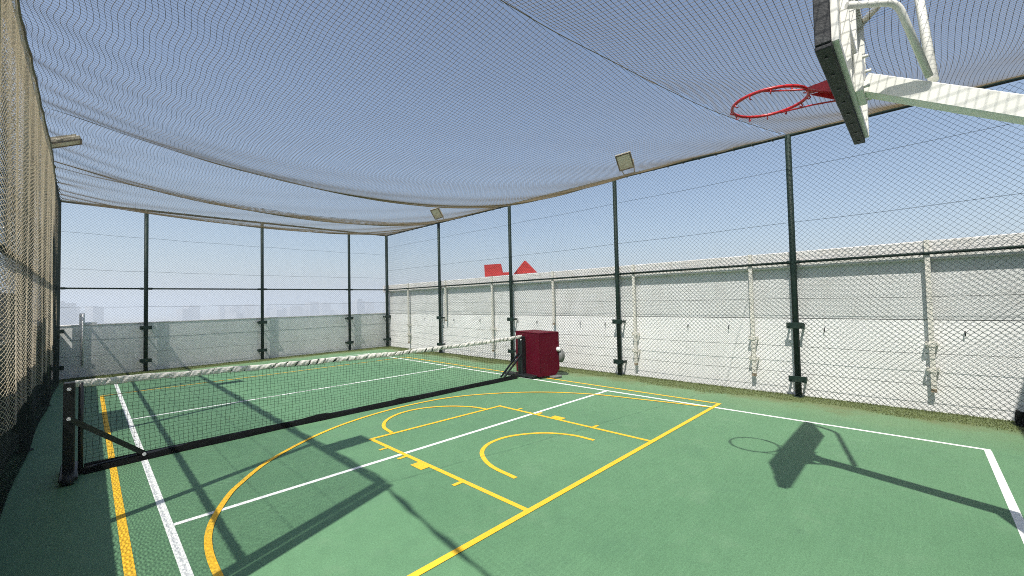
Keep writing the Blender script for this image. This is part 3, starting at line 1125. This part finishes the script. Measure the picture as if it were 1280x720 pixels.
# braces
def rounded(pts, r=.09, n=6):
    P = [Vector(p) for p in pts]
    out = [P[0]]
    for i in range(1, len(P) - 1):
        a, b_ = (P[i - 1] - P[i]).normalized(), (P[i + 1] - P[i]).normalized()
        s, e = P[i] + a * r, P[i] + b_ * r
        for t in np.linspace(0, 1, n):
            out.append(s * (1 - t) ** 2 + P[i] * 2 * t * (1 - t) + e * t * t)
    out.append(P[-1])
    return out


MB().tube(rounded([(3.115, .235, 3.40), (3.27, .02, 3.385), (3.49, -.10, 2.98)], .06), .019, 10).build('brace', 'white_steel', bh)
MB().tube(rounded([(4.46, .26, 3.92), (4.17, -.07, 4.06), (3.62, -.12, 3.0)], .10), .025, 10).build('brace', 'white_steel', bh)
# rim
RC, RR, RZ = Vector((3.57, .745, 0)), .245, 3.15
k = MB()
k.tube([(RC.x + RR * math.cos(a), RC.y + RR * math.sin(a), RZ) for a in np.linspace(0, 2 * PI, 49)[:-1]], .0115, 8, closed=True)
ri = k.build('rim', 'rim', bh)
for i in range(12):
    a = 2 * PI * (i + .5) / 12
    c_, s_ = math.cos(a), math.sin(a)
    MB().tube([(RC.x + (RR + d_) * c_, RC.y + (RR + d_) * s_, RZ + z_) for d_, z_ in ((0, -.008), (.012, -.026), (.0, -.036), (-.014, -.028))],
              .0045, 5).build('net_hook', 'rim', ri)
k = MB()
k.prism([(3.49, YF), (3.65, YF), (3.62, .50), (3.52, .50)], 'z', RZ - .006, RZ + .006)
k.box(3.49, 3.65, YF + .001, YF + .012, 3.02, 3.19, .002)
k.prism([(YF + .012, 3.05), (YF + .012, RZ - .006), (.50, RZ - .006)], 'x', 3.495, 3.505)
k.prism([(YF + .012, 3.05), (YF + .012, RZ - .006), (.50, RZ - .006)], 'x', 3.635, 3.645)
k.build('rim_bracket', 'rim', ri)
for s in (-1, 1):
    MB().tube([(3.57 + s * .075, YF + .012, 3.05), (3.57 + s * .16, .50, 3.10), (3.57 + s * .243, .72, RZ - .008)], .006, 6).build('rim_stay', 'rim', ri)

# ------------------------------------------------------------------ things on the walls
rs = MB()
rs.prism([(9.64, 2.475), (8.86, 2.475), (8.96, 2.83), (9.66, 2.85)], 'x', 8.66, 8.72)
rs.prism([(8.858, 2.475), (8.52, 2.475), (8.52, 2.55), (8.87, 2.56)], 'x', 8.66, 8.72)
r_ = empty('rooftop_sign', (8.7, 9.2, 2.435), 'red square sign with a short foot standing on the white wall', 'sign', 'red signs above the wall')
rs.build('face', 'sign_red', r_)
MB().box(8.67, 8.71, 9.2, 9.26, 2.435, 2.474).build('leg', 'rusty', r_)
rs = MB()
rs.prism([(8.40, 2.475), (7.52, 2.475), (7.95, 2.84)], 'x', 8.66, 8.72)
r_ = empty('rooftop_sign', (8.7, 7.95, 2.435), 'red triangular sign standing on the white wall behind the fence post', 'sign', 'red signs above the wall')
rs.build('face', 'sign_red', r_)
MB().box(8.67, 8.71, 7.9, 7.96, 2.435, 2.474).build('leg', 'rusty', r_)

cb = empty('wall_cabinet', (-.74, 8.6, 1.36), 'dark cabinet standing on the left parapet behind the beige net', 'cabinet')
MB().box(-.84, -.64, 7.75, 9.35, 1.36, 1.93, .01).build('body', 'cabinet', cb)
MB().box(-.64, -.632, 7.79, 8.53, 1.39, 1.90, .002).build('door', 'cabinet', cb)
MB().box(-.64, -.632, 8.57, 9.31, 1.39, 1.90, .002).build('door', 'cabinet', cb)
MB().box(-.632, -.624, 8.75, 8.95, 1.60, 1.72, .001).build('notice', 'white_plastic', cb)

cp = MB()
cp.tube([(-.09, 15.165, .30), (-.09, 15.165, 1.36), (-.09, 15.165, 1.60)], .02, 10)
cp.box(-.16, -.06, 15.205, 15.40, 1.336, 1.62, .005)
cp.box(-.059, .16, 15.205, 15.40, 1.336, 1.385, .005)
tag(cp.build('vent_pipe', 'white_plastic'), 'white vertical pipe rising above the far parapet near the left corner', 'pipe')

ml = MB()
for i in range(3):
    ml.tube([(8.16 + .05 * (i % 2), y, .05 + .035 * i + .01 * math.sin(y * 9 + i)) for y in np.linspace(-1.5, -.83, 14)],
            [.06 + .012 * math.sin(j * 1.9 + i) for j in range(14)], 10)
tag(ml.build('rolled_net', 'black_net'), 'bundle of rolled black netting lying at the foot of the right fence', 'net')

# ------------------------------------------------------------------ city in the haze
def tower(x, y, w, d, h, rot, style, label='pale high-rise block fading into haze beyond the far parapet'):
    o = empty('city_tower', (x, y, -45), label, 'building', 'city towers in the haze')
    o.rotation_euler.z = rot
    b = MB()
    b.box(-w / 2, w / 2, -d / 2, d / 2, 0, h)
    if style == 1:
        b.box(-w * .3, w * .3, -d * .3, d * .3, h, h * 1.12)
    if style == 2:
        b.box(-w * .8, w * .8, -d * .7, d * .7, 0, h * .3)
        b.box(-w * .06, w * .06, -d * .06, d * .06, h, h * 1.2)
    if style == 3:
        b.box(-w * .5, -w * .1, -d / 2 - .5, d / 2 + .5, h, h * 1.07)
    me = b.build('tower_block', 'city')
    me.parent = o
    me.location = (0, 0, 0)
    return o


crng = random.Random(3)


def polar(px, dist):
    """azimuth of an image column -> plan position at a distance"""
    a = yaw + math.atan((px - 640) / 517.79)
    return math.sin(a) * dist, math.cos(a) * dist


for px, dist, w, top, lb in (
        (80, 1500, 34, 20, 'hazy grey tower nearest the left fence corner, beside the white pipe'),
        (92, 1650, 22, 12, 'slim hazy tower standing directly behind the white parapet pipe'),
        (118, 1700, 30, 9, 'square hazy tower alone between the white pipe and the next fence post'),
        (108, 2100, 26, 2, 'low faint block just right of the white parapet pipe')):
    x, y = polar(px, dist)
    tower(x, y, w, w * .8, top + 45, crng.uniform(0, 1.5), crng.choice((0, 1, 3)), lb)
for i in range(46):
    px = crng.uniform(140, 480) if i < 14 else crng.uniform(285, 483)
    dist = crng.uniform(1700, 3200)
    x, y = polar(px, dist)
    w = crng.uniform(22, 55)
    k_ = .012 if px > 380 else .006
    top = crng.uniform(-22, dist * k_)
    tower(x, y, w, w * crng.uniform(.5, 1), top + 45, crng.uniform(0, 1.5), crng.choice((0, 0, 1, 2, 3)))

# ------------------------------------------------------------------ haze
hz = MB()
hz.box(-12000, 12000, -12000, 12000, -46, 90)
HM = bpy.data.materials.new('haze_air')
HM.use_nodes = True
hn = HM.node_tree.nodes
hn.remove(hn['Principled BSDF'])
pv = hn.new('ShaderNodeVolumePrincipled')
pv.inputs['Color'].default_value = (0.80, 0.88, 0.97, 1)
pv.inputs['Density'].default_value = 0.0009
pv.inputs['Anisotropy'].default_value = 0.3
HM.node_tree.links.new(pv.outputs[0], hn['Material Output'].inputs['Volume'])
MAT['haze'] = HM
tag(hz.build('haze', 'haze'), 'pale dusty haze over the city', kind='stuff')
